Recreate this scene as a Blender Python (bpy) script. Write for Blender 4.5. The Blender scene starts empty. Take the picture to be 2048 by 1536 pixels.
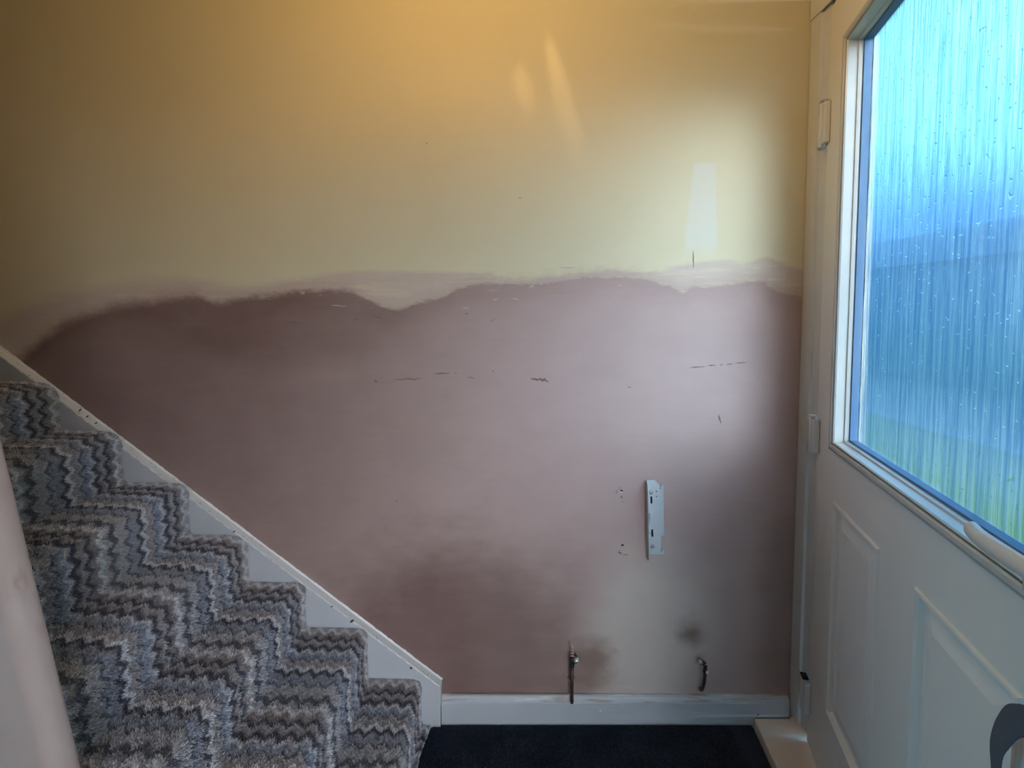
import bpy, bmesh, math, random
import numpy as np
from mathutils import Vector, Matrix

random.seed(7)
rng = np.random.default_rng(11)
SC = bpy.context.scene
COL = SC.collection

# ------------------------------------------------------------------ camera
cam_d = bpy.data.cameras.new('camera')
cam = bpy.data.objects.new('camera', cam_d)
COL.objects.link(cam)
cam.location = (0.0, 0.0, 1.35)
cam.rotation_euler = (math.radians(90) - math.atan(51 / 960.0), 0, 0)
cam_d.sensor_fit = 'HORIZONTAL'
cam_d.sensor_width = 36.0
cam_d.lens = 36.0 * 960.0 / 2048.0
cam_d.shift_y = -(768.0 - 677.0) / 2048.0
cam_d.clip_start = 0.02
SC.camera = cam

# ------------------------------------------------------------------ sky, sun, exposure
SC.view_settings.view_transform = 'Standard'
SC.view_settings.look = 'None'
SC.view_settings.gamma = 1.0
SC.view_settings.use_curve_mapping = False
SC.view_settings.exposure = 0.48
SC.cycles.max_bounces = 5
SC.cycles.diffuse_bounces = 3
SC.cycles.glossy_bounces = 2
SC.cycles.transmission_bounces = 4
SC.cycles.transparent_max_bounces = 5
SC.cycles.use_adaptive_sampling = True
SC.cycles.adaptive_threshold = 0.11
SC.cycles.adaptive_min_samples = 16
SC.cycles.sample_clamp_indirect = 6.0
SC.cycles.use_denoising = True

SKY_STR = 3.9
world = bpy.data.worlds.new('sky')
SC.world = world
world.use_nodes = True
wn, wl = world.node_tree.nodes, world.node_tree.links
wn.clear()
w_out = wn.new('ShaderNodeOutputWorld')
w_bg = wn.new('ShaderNodeBackground')
w_tc = wn.new('ShaderNodeTexCoord')
w_nz = wn.new('ShaderNodeTexNoise'); w_nz.inputs['Scale'].default_value = 2.6; w_nz.inputs['Detail'].default_value = 3
w_rp = wn.new('ShaderNodeValToRGB')          # thin bright cloud over blue
w_rp.color_ramp.elements[0].position = 0.40; w_rp.color_ramp.elements[0].color = (0.075, 0.27, 0.66, 1)
w_rp.color_ramp.elements[1].position = 0.62; w_rp.color_ramp.elements[1].color = (0.36, 0.86, 1.05, 1)
wl.new(w_tc.outputs['Generated'], w_nz.inputs['Vector']); wl.new(w_nz.outputs['Fac'], w_rp.inputs[0])
wl.new(w_rp.outputs[0], w_bg.inputs['Color'])
w_bg.inputs['Strength'].default_value = SKY_STR
wl.new(w_bg.outputs['Background'], w_out.inputs['Surface'])

# low hazy winter sun behind the frosted door glass
sun_d = bpy.data.lights.new('sun', 'SUN')
sun_d.energy = 12.3
sun_d.angle = math.radians(48)
sun_d.color = (0.93, 0.95, 1.0)
sun = bpy.data.objects.new('sun', sun_d)
COL.objects.link(sun)
sun.rotation_euler = Vector((-0.50, 1.0, -0.15)).to_track_quat('-Z', 'Y').to_euler()
sun.location = (3, -4, 3)

# ------------------------------------------------------------------ node helper
class S:
    """A socket with arithmetic."""
    def __init__(s, nt, sock): s.nt, s.k = nt, sock
    def _m(s, op, *a, clamp=False):
        n = s.nt.nodes.new('ShaderNodeMath'); n.operation = op; n.use_clamp = clamp
        for i, v in enumerate((s,) + a):
            if isinstance(v, S): s.nt.links.new(v.k, n.inputs[i])
            else: n.inputs[i].default_value = v
        return S(s.nt, n.outputs[0])
    def __add__(s, o): return s._m('ADD', o)
    def __radd__(s, o): return s._m('ADD', o)
    def __sub__(s, o): return s._m('SUBTRACT', o)
    def __rsub__(s, o): return (s * -1.0) + o
    def __mul__(s, o): return s._m('MULTIPLY', o)
    def __rmul__(s, o): return s._m('MULTIPLY', o)
    def __truediv__(s, o): return s._m('DIVIDE', o)
    def max(s, o): return s._m('MAXIMUM', o)
    def min(s, o): return s._m('MINIMUM', o)
    def abs(s): return s._m('ABSOLUTE')
    def clamp(s): return s._m('ADD', 0.0, clamp=True)
    def frac(s): return s._m('FRACT')
    def sqrt(s): return s._m('SQRT')
    def sstep(s, a, b):
        n = s.nt.nodes.new('ShaderNodeMapRange'); n.interpolation_type = 'SMOOTHSTEP'
        s.nt.links.new(s.k, n.inputs['Value'])
        for nm, v in (('From Min', a), ('From Max', b)):
            if isinstance(v, S): s.nt.links.new(v.k, n.inputs[nm])
            else: n.inputs[nm].default_value = v
        return S(s.nt, n.outputs['Result'])

class Mat:
    def __init__(self, name, rough=0.6, spec=0.4, color=None, metallic=0.0):
        self.m = bpy.data.materials.new(name); self.m.use_nodes = True
        self.nt = self.m.node_tree; self.n = self.nt.nodes; self.l = self.nt.links
        self.b = self.n['Principled BSDF']
        self.b.inputs['Roughness'].default_value = rough
        self.b.inputs['Specular IOR Level'].default_value = spec
        self.b.inputs['Metallic'].default_value = metallic
        if color: self.b.inputs['Base Color'].default_value = (*color, 1)
    def coord(self, kind='Object'):
        if not hasattr(self, '_tc'): self._tc = self.n.new('ShaderNodeTexCoord')
        return self._tc.outputs[kind]
    def xyz(self, kind='Object'):
        s = self.n.new('ShaderNodeSeparateXYZ'); self.l.new(self.coord(kind), s.inputs[0])
        return [S(self.nt, o) for o in s.outputs]
    def noise(self, scale=1.0, st=(1, 1, 1), detail=3, rough=0.55, kind='Object', off=(0, 0, 0), dist=0.0):
        mp = self.n.new('ShaderNodeMapping'); mp.inputs['Scale'].default_value = st; mp.inputs['Location'].default_value = off
        self.l.new(self.coord(kind), mp.inputs[0])
        t = self.n.new('ShaderNodeTexNoise'); t.inputs['Scale'].default_value = scale
        t.inputs['Detail'].default_value = detail; t.inputs['Roughness'].default_value = rough
        t.inputs['Distortion'].default_value = dist
        self.l.new(mp.outputs[0], t.inputs['Vector'])
        return S(self.nt, t.outputs['Fac'])
    def mix(self, f, a, b):
        n = self.n.new('ShaderNodeMix'); n.data_type = 'RGBA'
        if isinstance(f, S): self.l.new(f.k, n.inputs['Factor'])
        else: n.inputs['Factor'].default_value = f
        for i, v in ((6, a), (7, b)):
            if isinstance(v, S): self.l.new(v.k, n.inputs[i])
            else: n.inputs[i].default_value = (*v, 1)
        return S(self.nt, n.outputs[2])
    def scale(self, c, f):
        n = self.n.new('ShaderNodeVectorMath'); n.operation = 'SCALE'
        self.l.new(c.k, n.inputs[0]); self.l.new(f.k, n.inputs['Scale'])
        return S(self.nt, n.outputs[0])
    def fcurve(self, x, pts):
        n = self.n.new('ShaderNodeFloatCurve'); c = n.mapping.curves[0]
        c.points[0].location = pts[0]; c.points[1].location = pts[-1]
        for p in pts[1:-1]: c.points.new(*p)
        n.mapping.update()
        self.l.new(x.k, n.inputs['Value'])
        return S(self.nt, n.outputs[0])
    def ramp(self, x, stops, interp='LINEAR'):
        n = self.n.new('ShaderNodeValToRGB'); n.color_ramp.interpolation = interp
        e = n.color_ramp.elements
        e[0].position, e[0].color = stops[0][0], (*stops[0][1], 1)
        e[1].position, e[1].color = stops[-1][0], (*stops[-1][1], 1)
        for p, c in stops[1:-1]:
            q = e.new(p); q.color = (*c, 1)
        self.l.new(x.k, n.inputs[0])
        return S(self.nt, n.outputs[0])
    def color(self, c): self.l.new(c.k, self.b.inputs['Base Color'])
    def bump(self, h, strength=0.3, dist=0.002):
        n = self.n.new('ShaderNodeBump'); n.inputs['Strength'].default_value = strength
        n.inputs['Distance'].default_value = dist
        self.l.new(h.k, n.inputs['Height']); self.l.new(n.outputs[0], self.b.inputs['Normal'])
        return n

# ------------------------------------------------------------------ materials
def m_plastered_wall():
    M = Mat('painted_wall_with_new_plaster', rough=0.75, spec=0.12)
    x, y, z = M.xyz()
    n_big = M.noise(2.2, detail=3)
    n_mid = M.noise(9.0, st=(1, 1, 1.6), detail=4)
    n_fine = M.noise(42.0, st=(0.7, 1, 1.6), detail=4, rough=0.65)
    n_str = M.noise(14.0, st=(0.35, 1, 4.5), detail=4, rough=0.6)
    c1 = [(-1.75, 1.05), (-1.524, 1.233), (-1.458, 1.288), (-1.393, 1.328), (-1.297, 1.359), (-1.202, 1.38), (-1.091, 1.391), (-0.981, 1.399), (-0.934, 1.383), (-0.871, 1.395), (-0.761, 1.407), (-0.698, 1.419), (-0.603, 1.419), (-0.509, 1.414), (-0.462, 1.391), (-0.415, 1.373), (-0.368, 1.366), (-0.305, 1.383), (-0.226, 1.399), (-0.148, 1.43), (-0.038, 1.442), (0.057, 1.441), (0.151, 1.446), (0.245, 1.461), (0.339, 1.46), (0.417, 1.453), (0.48, 1.441), (0.544, 1.422), (0.575, 1.438), (0.637, 1.435), (0.716, 1.446), (0.763, 1.453), (0.826, 1.422), (0.95, 1.385)]
    c2 = [(-1.75, 1.27), (-1.614, 1.328), (-1.517, 1.375), (-1.405, 1.414), (-1.294, 1.43), (-1.136, 1.453), (-0.979, 1.45), (-0.854, 1.43), (-0.728, 1.449), (-0.634, 1.461), (-0.508, 1.477), (-0.383, 1.482), (-0.273, 1.477), (-0.163, 1.477), (-0.061, 1.472), (0.025, 1.453), (0.119, 1.464), (0.245, 1.477), (0.323, 1.485), (0.417, 1.477), (0.511, 1.492), (0.589, 1.508), (0.667, 1.513), (0.746, 1.508), (0.792, 1.524), (0.84, 1.508), (0.95, 1.475)]
    nx = lambda p: [((a + 1.75) / 2.7, b - 1.0) for a, b in p]
    xn = (x + 1.75) / 2.7
    e1 = M.fcurve(xn, nx(c1)) + 1.0
    e2 = M.fcurve(xn, nx(c2)) + 1.0
    soft = x.sstep(-0.2, -1.5)                       # the left end of the patch is feathered wider
    wob = (n_mid - 0.5) * 0.030 + (n_fine - 0.5) * 0.034
    d1 = e1 - z + wob
    d2 = e2 - z + (n_str - 0.5) * 0.022 + (n_fine - 0.5) * 0.012
    w1 = 0.006 + soft * 0.022
    plaster = d1.sstep(w1 * -1.0, w1)
    w2 = 0.009 + soft * 0.03
    feather = d2.sstep(w2 * -1.0, w2) * ((n_str * 1.5 + n_fine * 0.9) - 0.66 + n_big * 0.36 + soft * 0.05).clamp().sstep(0.05, 0.75)
    # colours
    paint = M.mix(n_big, (0.74, 0.665, 0.47), (0.80, 0.72, 0.515))
    smear = M.mix(n_fine, (0.60, 0.47, 0.41), (0.70, 0.58, 0.52))
    dry = M.mix(n_mid, (0.52, 0.382, 0.360), (0.585, 0.44, 0.415))
    wet = M.mix(n_mid, (0.215, 0.135, 0.118), (0.27, 0.178, 0.158))
    pale = M.mix(n_mid, (0.64, 0.55, 0.50), (0.70, 0.605, 0.55))
    def blob(cx, cz, rx, rz, lo=0.45, hi=1.15, nz=0.5):
        dx = (x - cx) / rx; dz = (z - cz) / rz
        r = (dx * dx + dz * dz).sqrt() + (n_big - 0.5) * nz + (n_mid - 0.5) * nz * 0.6
        return r.sstep(hi, lo)
    plaster_dark = (x.sstep(0.25, -1.05) * 0.78  # darker towards the left, then the damp blobs and rim
               + blob(-0.12, 0.20, 0.50, 0.50, 0.35, 1.2) * 0.80
               + blob(0.90, 0.30, 0.15, 0.62, 0.3, 1.1) * 0.42  # darker strip beside the door corner
               + blob(-0.72, 1.30, 0.5, 0.14, 0.3, 1.2) * 0.25
               + (n_big - 0.5) * 0.35 + (n_str - 0.5) * 0.10 + 0.02)
    rim = (e1 - z).sstep(0.09, 0.0) * 0.22
    plaster_dark = (plaster_dark + rim).clamp()
    body = M.mix(plaster_dark, dry, wet)
    drypatch = blob(0.46, 0.30, 0.27, 0.36, 0.45, 1.1, 0.7)
    body = M.mix(drypatch * 0.95, body, pale)
    smudge = (blob(0.592, 0.300, 0.070, 0.085, 0.1, 1.25, 2.0) * 0.80).max(blob(0.275, 0.215, 0.085, 0.10, 0.1, 1.2, 2.6) * 0.70)
    body = M.mix(smudge, body, (0.20, 0.115, 0.078))
    col = M.mix(feather * 0.9, paint, smear)
    halo = (d1 + (n_fine - 0.5) * 0.03).sstep(-0.045, 0.004) * (n_str * 0.8 + 0.25)
    col = M.mix(halo.clamp() * 0.6, col, (0.47, 0.345, 0.295))
    # white filler strip left by an old fixing
    fx = (x - 0.597 - (1.80 - z) * -0.03).abs()
    fw = z.sstep(1.83, 1.55) * 0.016 + 0.034
    filler = (fw + (n_fine - 0.5) * 0.012 - fx).sstep(-0.006, 0.006) * (z + (n_fine - 0.5) * 0.05).sstep(1.515, 1.58) * (z + (n_mid - 0.5) * 0.03).sstep(1.818, 1.806) * (n_mid * 0.6 + 0.7)
    col = M.mix(filler * 0.42, col, (0.78, 0.79, 0.79))
    col = M.mix(plaster, col, body)
    # flecks scraped to white along the edge, and dark scuffs
    fleck = n_fine.sstep(0.63, 0.67) * d1.sstep(-0.02, 0.0) * d1.sstep(0.035, 0.01)
    col = M.mix(fleck * 0.55, col, (0.72, 0.62, 0.56))
    M.color(col)
    hgt = plaster * 0.9 + feather * 0.35 + n_str * 0.22 + n_fine * 0.05 + n_mid * 0.25
    M.bump(hgt, 0.22, 0.0025)
    r = plaster * 0.1 + 0.72
    M.l.new(r.k, M.b.inputs['Roughness'])
    return M.m

def m_paint(name, c, rough=0.45, var=0.04, spec=0.4, bump=0.08):
    M = Mat(name, rough=rough, spec=spec)
    n = M.noise(7.0, detail=4); f = M.noise(60, detail=3)
    a = tuple(v * (1 - var) for v in c); b = tuple(min(1, v * (1 + var)) for v in c)
    M.color(M.mix(n, a, b)); M.bump(n + f * 0.3, bump, 0.001)
    return M.m

def m_skirting():
    M = Mat('skirting_paint', rough=0.42)
    x, y, z = M.xyz()
    n = M.noise(10, st=(0.5, 1, 1), detail=4); f = M.noise(55, st=(0.14, 1, 1.5), detail=4)
    base = M.mix(n, (0.50, 0.525, 0.565), (0.57, 0.595, 0.635))
    ledge = z.sstep(0.080, 0.090)
    plas = (f * 0.8 + n * 0.5).sstep(0.66, 0.78) * ledge
    col = M.mix(plas * 0.85, base, (0.40, 0.30, 0.25))
    col = M.mix(ledge * f.sstep(0.40, 0.30) * 0.7, col, (0.84, 0.82, 0.79))
    brown = ((x - 0.168).abs().sstep(0.05, 0.01)) * ledge * n.sstep(0.35, 0.6)
    col = M.mix(brown * 0.8, col, (0.30, 0.20, 0.12))
    low = z.sstep(0.022, 0.004) * n.sstep(0.4, 0.7)
    col = M.mix(low * 0.5, col, (0.30, 0.27, 0.25))
    M.color(col); M.bump(f + n, 0.2, 0.002)
    return M.m

def m_string():
    M = Mat('stair_string_paint', rough=0.38)
    n = M.noise(8, detail=4); f = M.noise(48, detail=4)
    col = M.mix(n, (0.56, 0.575, 0.61), (0.62, 0.635, 0.67))
    M.color(col); M.bump(f * 0.5 + n, 0.12, 0.0015)
    return M.m

def m_string_lit_edge():
    M = Mat('string_lit_edge_tone', rough=0.35)
    n = M.noise(14, detail=4); f = M.noise(70, detail=4)
    col = M.mix(n, (0.80, 0.80, 0.79), (0.86, 0.86, 0.85))  # paler than the string face: daylight on the edge put into colour
    col = M.mix(f.sstep(0.62, 0.68) * 0.7, col, (0.50, 0.36, 0.28))
    M.color(col); M.bump(f * 0.6 + n, 0.25, 0.0015)
    return M.m

def m_carpet():
    M = Mat('zigzag_carpet', rough=0.95, spec=0.05)
    uv = M.n.new('ShaderNodeUVMap'); uv.uv_map = 'UVMap'
    sp = M.n.new('ShaderNodeSeparateXYZ'); M.l.new(uv.outputs[0], sp.inputs[0])
    u, v = S(M.nt, sp.outputs[0]), S(M.nt, sp.outputs[1])
    def nz(scale, st, detail=3):
        mp = M.n.new('ShaderNodeMapping'); mp.inputs['Scale'].default_value = st
        M.l.new(uv.outputs[0], mp.inputs[0])
        t = M.n.new('ShaderNodeTexNoise'); t.inputs['Scale'].default_value = scale; t.inputs['Detail'].default_value = detail
        M.l.new(mp.outputs[0], t.inputs['Vector'])
        return S(M.nt, t.outputs['Fac'])
    tri = ((u / 0.041).frac() - 0.5).abs() * 2.0
    tri2 = ((u / 0.123 + 0.2).frac() - 0.5).abs() * 2.0
    wob = (nz(4, (1, 1.2, 1)) - 0.5) * 0.02
    wob2 = (nz(130, (1, 1, 1), 2) - 0.5) * 0.003
    d = 1.484 - v + 0.012                       # distance from the wall string
    t = d + tri * 0.0205 + tri2 * 0.004 + wob + wob2
    # one repeat of the stripe run is 0.56 m, colours as they follow from the string outwards
    dk, md, tp, lt, bl, vd, gr = (0.16, 0.155, 0.17), (0.33, 0.315, 0.325), (0.34, 0.295, 0.28), (0.68, 0.655, 0.63), (0.33, 0.35, 0.385), (0.105, 0.103, 0.125), (0.44, 0.42, 0.405)
    seq = [(0.0, dk), (.016, dk), (.022, gr), (.034, gr), (.038, lt), (.048, lt), (.054, tp), (.070, tp), (.075, vd), (.084, vd), (.089, gr), (.106, tp),
           (.112, vd), (.122, vd), (.127, md), (.136, lt), (.143, bl), (.160, bl), (.165, vd), (.172, gr), (.192, tp), (.198, lt), (.208, lt), (.213, vd), (.222, vd), (.228, md), (.252, bl), (.258, vd), (.266, gr), (.287, gr)]
    P = 0.30
    rep = (t / P).frac()
    col = M.ramp(rep, [(min(0.999, a / P), c) for a, c in seq])
    tint = M.mix(nz(1.7, (1, 2.2, 1)), (0.86, 0.96, 1.13), (1.08, 1.03, 1.02))
    mm = M.n.new('ShaderNodeMix'); mm.data_type = 'RGBA'; mm.blend_type = 'MULTIPLY'; mm.inputs['Factor'].default_value = 1
    M.l.new(col.k, mm.inputs[6]); M.l.new(tint.k, mm.inputs[7])
    c2 = S(M.nt, mm.outputs[2])
    fuzz = nz(420, (1, 1, 1), 2) * 0.6 + 1.0
    M.color(M.scale(c2, fuzz))
    M.b.inputs['Sheen Weight'].default_value = 0.15
    return M.m

def m_mat():
    M = Mat('dark_mat_pile', rough=1.0, spec=0.03)
    n = M.noise(230, detail=3); b = M.noise(9, detail=3)
    M.color(M.mix((n * 0.7 + b * 0.4).sstep(0.3, 0.85), (0.016, 0.021, 0.034), (0.042, 0.052, 0.078)))
    M.bump(n, 0.8, 0.004)
    return M.m

def m_partition():
    M = Mat('partition_plaster', rough=0.75, spec=0.15)
    x, y, z = M.xyz()
    n = M.noise(3, detail=4); f = M.noise(22, st=(1, 1, 0.4), detail=4)
    col = M.mix(n.sstep(0.3, 0.7), (0.46, 0.36, 0.33), (0.56, 0.46, 0.43))
    st = f.sstep(0.55, 0.75) * (z - 0.93).abs().sstep(0.14, 0.02)
    col = M.mix(st * 0.7, col, (0.30, 0.19, 0.13))
    M.color(col); M.bump(n + f * 0.4, 0.15, 0.002)
    return M.m

def m_glass(name, dark_tint, pale_tint):
    M = Mat(name)
    M.n.remove(M.b)
    out = M.n['Material Output']
    n1 = M.noise(1.0, st=(105, 1, 2.6), detail=3, rough=0.6, dist=0.35)
    n2 = M.noise(1.0, st=(240, 1, 9), detail=2, rough=0.6)
    n3 = M.noise(1.0, st=(75, 1, 75), detail=1)
    h = n1 * 1.0 + n2 * 0.45 + n3.sstep(0.66, 0.74) * 0.35
    bp = M.n.new('ShaderNodeBump'); bp.inputs['Strength'].default_value = 1.0; bp.inputs['Distance'].default_value = 0.02
    M.l.new(h.k, bp.inputs['Height'])
    # streak tint painted in, standing for what the ridges would refract
    tint = M.mix((n1 * 0.75 + n2 * 0.35).sstep(0.38, 0.72), dark_tint, pale_tint)
    rf = M.n.new('ShaderNodeBsdfRefraction'); rf.inputs['Roughness'].default_value = 0.36; rf.inputs['IOR'].default_value = 1.34
    M.l.new(tint.k, rf.inputs['Color'])
    M.l.new(bp.outputs[0], rf.inputs['Normal'])
    tr = M.n.new('ShaderNodeBsdfTransparent')
    M.l.new(tint.k, tr.inputs['Color'])
    gl = M.n.new('ShaderNodeBsdfGlossy'); gl.inputs['Roughness'].default_value = 0.15
    M.l.new(bp.outputs[0], gl.inputs['Normal'])
    m1 = M.n.new('ShaderNodeMixShader'); m1.inputs[0].default_value = 0.17
    M.l.new(rf.outputs[0], m1.inputs[1]); M.l.new(tr.outputs[0], m1.inputs[2])
    m2 = M.n.new('ShaderNodeMixShader'); m2.inputs[0].default_value = 0.05
    M.l.new(m1.outputs[0], m2.inputs[1]); M.l.new(gl.outputs[0], m2.inputs[2])
    M.l.new(m2.outputs[0], out.inputs['Surface'])
    return M.m

def m_simple(name, c, rough=0.5, metallic=0.0, spec=0.4, var=0.12, scale=40, bump=0.1):
    M = Mat(name, rough=rough, spec=spec, metallic=metallic)
    n = M.noise(scale, detail=3)
    M.color(M.mix(n, tuple(v * (1 - var) for v in c), tuple(min(1, v * (1 + var)) for v in c)))
    M.bump(n, bump, 0.0006)
    return M.m

WALL = m_plastered_wall()
CREAM = m_paint('cream_wall_paint', (0.74, 0.67, 0.49), 0.6)
CEIL = m_paint('ceiling_white', (0.72, 0.70, 0.66), 0.7)
DOORW = m_paint('door_white_skin', (0.83, 0.825, 0.81), 0.40, 0.02, bump=0.05)
FRAMEW = m_paint('frame_white_plastic', (0.74, 0.78, 0.83), 0.35, 0.02, bump=0.04)
BEADW = m_paint('bead_white_plastic', (0.52, 0.52, 0.50), 0.30, 0.02, bump=0.02)
HANDLEW = m_paint('handle_white_plastic', (0.74, 0.72, 0.68), 0.28, 0.02, bump=0.02)
SKIRT = m_skirting()
STRING = m_string()
CAPLIT = m_string_lit_edge()
CARPET = m_carpet()
MATM = m_mat()
PART = m_partition()
GLASS = m_glass('rain_textured_glass', (0.22, 0.33, 0.42), (0.52, 0.56, 0.55))
FILLGLASS = m_glass('fill_window_glass', (0.46, 0.44, 0.445), (0.55, 0.525, 0.525))  # pane of the added window, tint set for its fill light
SPACER = m_simple('spacer_bar_aluminium', (0.075, 0.155, 0.28), 0.5, 0.0)
SILL = m_simple('threshold_beige', (0.85, 0.74, 0.66), 0.42, 0, 0.4, 0.08, 12)
STEEL = m_simple('zinc_plated_steel', (0.70, 0.74, 0.78), 0.42, 0.25, 0.5, 0.08, 60)
SCREWM = m_simple('screw_steel', (0.42, 0.44, 0.48), 0.35, 0.8)
COPPER = m_simple('tarnished_copper', (0.10, 0.062, 0.055), 0.45, 0.35, 0.4, 0.3, 90)
BRASSC = m_simple('bright_copper', (0.72, 0.50, 0.38), 0.35, 0.5, 0.5, 0.2, 200)
CHROME = m_simple('dull_chrome', (0.62, 0.64, 0.62), 0.3, 0.7, 0.5, 0.1, 100)
DARKM = m_simple('dark_valve_metal', (0.045, 0.045, 0.05), 0.45, 0.5)
WHITEB = m_simple('white_plastic', (0.85, 0.87, 0.9), 0.35)
SCUFF = m_simple('scratch_in_plaster', (0.235, 0.165, 0.155), 0.9, 0, 0.1, 0.3, 150)
SCUFF2 = m_simple('light_scrape', (0.60, 0.50, 0.47), 0.9, 0, 0.1, 0.2, 150)
NICK = m_simple('dark_paint_chip', (0.05, 0.045, 0.045), 0.8, 0, 0.1)
SMEAR = m_simple('grey_blue_rub_mark', (0.22, 0.27, 0.33), 0.6, 0.2)
DARKLOOPM = m_simple('dark_loop_grey', (0.115, 0.125, 0.155), 0.85, 0, 0.1, 0.15, 220, 0.3)
SUBFLOOR = m_simple('bare_floor', (0.10, 0.09, 0.085), 0.8, 0, 0.2, 0.2, 6)
TIMBER = m_simple('stair_timber', (0.42, 0.30, 0.18), 0.6, 0, 0.3, 0.2, 9)
GRASS = m_simple('lawn_grass', (0.17, 0.21, 0.045), 0.9, 0, 0.1, 0.3, 3)
PAVE = m_simple('drive_paving', (0.28, 0.30, 0.33), 0.85, 0, 0.1, 0.12, 2)
HEDGE = m_simple('hedge_leaves', (0.26, 0.33, 0.36), 0.9, 0, 0.1, 0.4, 5)
HOUSE = m_simple('far_house_render', (0.36, 0.41, 0.48), 0.9, 0, 0.1, 0.1, 1)
ROOF = m_simple('far_house_roof', (0.25, 0.30, 0.40), 0.9, 0, 0.1, 0.1, 1)
PANE = m_simple('far_window_pane', (0.26, 0.31, 0.38), 0.15, 0, 0.5, 0.1, 1)
GAP = m_simple('dark_gap_seal', (0.015, 0.015, 0.017), 0.7, 0, 0.1)

# ------------------------------------------------------------------ mesh helpers
def obj(name, me, parent=None):
    o = bpy.data.objects.new(name, me); COL.objects.link(o)
    if parent is not None: o.parent = parent
    return o

def mesh(name, vs, fs, mat, parent=None, smooth=False):
    me = bpy.data.meshes.new(name); me.from_pydata([tuple(v) for v in vs], [], fs); me.update()
    bm = bmesh.new(); bm.from_mesh(me); bmesh.ops.recalc_face_normals(bm, faces=bm.faces); bm.to_mesh(me); bm.free()
    me.materials.append(mat)
    if smooth: me.polygons.foreach_set('use_smooth', [True] * len(me.polygons))
    return obj(name, me, parent)

BOXF = [(0, 1, 3, 2), (4, 6, 7, 5), (0, 4, 5, 1), (2, 3, 7, 6), (0, 2, 6, 4), (1, 5, 7, 3)]
def boxes(name, lst, mat, parent=None, bevel=0.0):
    vs, fs = [], []
    for (a, b) in lst:
        k = len(vs)
        vs += [(x, y, z) for x in (a[0], b[0]) for y in (a[1], b[1]) for z in (a[2], b[2])]
        fs += [tuple(k + i for i in f) for f in BOXF]
    o = mesh(name, vs, fs, mat, parent)
    if bevel: bev(o, bevel)
    return o
def box(name, a, b, mat, parent=None, bevel=0.0): return boxes(name, [(a, b)], mat, parent, bevel)
def bev(o, w, seg=2):
    m = o.modifiers.new('bevel', 'BEVEL'); m.width = w; m.segments = seg; m.limit_method = 'ANGLE'; m.angle_limit = math.radians(40)

def prism(name, pts, lo, hi, axis, mat, parent=None, smooth=False):
    """Extrude a 2-D outline along an axis: axis 'x' pts=(y,z); 'y' pts=(x,z); 'z' pts=(x,y)."""
    def P(p, t): return {'x': (t, p[0], p[1]), 'y': (p[0], t, p[1]), 'z': (p[0], p[1], t)}[axis]
    n = len(pts)
    vs = [P(p, lo) for p in pts] + [P(p, hi) for p in pts]
    fs = [tuple(range(n)), tuple(range(2 * n - 1, n - 1, -1))] + [(i, (i + 1) % n, n + (i + 1) % n, n + i) for i in range(n)]
    return mesh(name, vs, fs, mat, parent, smooth)

def tube(name, pts, rad, mat, parent=None, seg=12, flat=None, caps=True):
    """Tube through points; rad scalar or list (or list of (a,b) half-axes along normal / binormal)."""
    pts = [Vector(p) for p in pts]; n = len(pts)
    rad = rad if isinstance(rad, (list, tuple)) else [rad] * n
    vs, fs = [], []
    up = Vector(flat) if flat else None
    for i, p in enumerate(pts):
        t = (pts[min(i + 1, n - 1)] - pts[max(i - 1, 0)]).normalized()
        ref = up if up else (Vector((0, 0, 1)) if abs(t.z) < 0.9 else Vector((0, 1, 0)))
        a = t.cross(ref).normalized(); b = t.cross(a).normalized()
        ra, rb = rad[i] if isinstance(rad[i], (list, tuple)) else (rad[i], rad[i])
        for k in range(seg):
            an = 2 * math.pi * k / seg
            vs.append(p + a * math.cos(an) * ra + b * math.sin(an) * rb)
    for i in range(n - 1):
        for k in range(seg):
            k2 = (k + 1) % seg
            fs.append((i * seg + k, i * seg + k2, (i + 1) * seg + k2, (i + 1) * seg + k))
    if caps:
        fs.append(tuple(range(seg))); fs.append(tuple((n - 1) * seg + k for k in reversed(range(seg))))
    return mesh(name, vs, fs, mat, parent, True)

def lathe(name, prof, mat, parent=None, seg=20, M=None):
    """prof: (r, h) around local z."""
    vs, fs = [], []
    for r, h in prof:
        for k in range(seg):
            a = 2 * math.pi * k / seg
            vs.append(Vector((r * math.cos(a), r * math.sin(a), h)))
    if M is not None: vs = [M @ v for v in vs]
    for i in range(len(prof) - 1):
        for k in range(seg):
            k2 = (k + 1) % seg
            fs.append((i * seg + k, i * seg + k2, (i + 1) * seg + k2, (i + 1) * seg + k))
    fs.append(tuple(range(seg))); fs.append(tuple((len(prof) - 1) * seg + k for k in range(seg)))
    return mesh(name, vs, fs, mat, parent, True)

def smooth_path(pts, n=8):
    P = [Vector(p) for p in pts]; out = []
    for i in range(len(P) - 1):
        p0, p1, p2, p3 = P[max(i - 1, 0)], P[i], P[i + 1], P[min(i + 2, len(P) - 1)]
        for k in range(n):
            t = k / n
            out.append(0.5 * ((2 * p1) + (p2 - p0) * t + (2 * p0 - 5 * p1 + 4 * p2 - p3) * t * t + (3 * p1 - p0 - 3 * p2 + p3) * t ** 3))
    out.append(P[-1])
    return out

def empty(name, loc=(0, 0, 0)):
    o = bpy.data.objects.new(name, None); COL.objects.link(o); o.location = loc; o.empty_display_size = 0.05
    return o
def tag(o, label=None, cat=None, group=None, kind=None):
    for k, v in (('label', label), ('category', cat), ('group', group), ('kind', kind)):
        if v: o[k] = v
    return o
def struct(o, label=None): return tag(o, label, None, None, 'structure')

YW = 1.514      # far wall plane
YS = 1.494      # skirting face
YST = 1.484     # stair string face
XF = 0.912      # door frame face
ZC = 2.62       # ceiling

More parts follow.
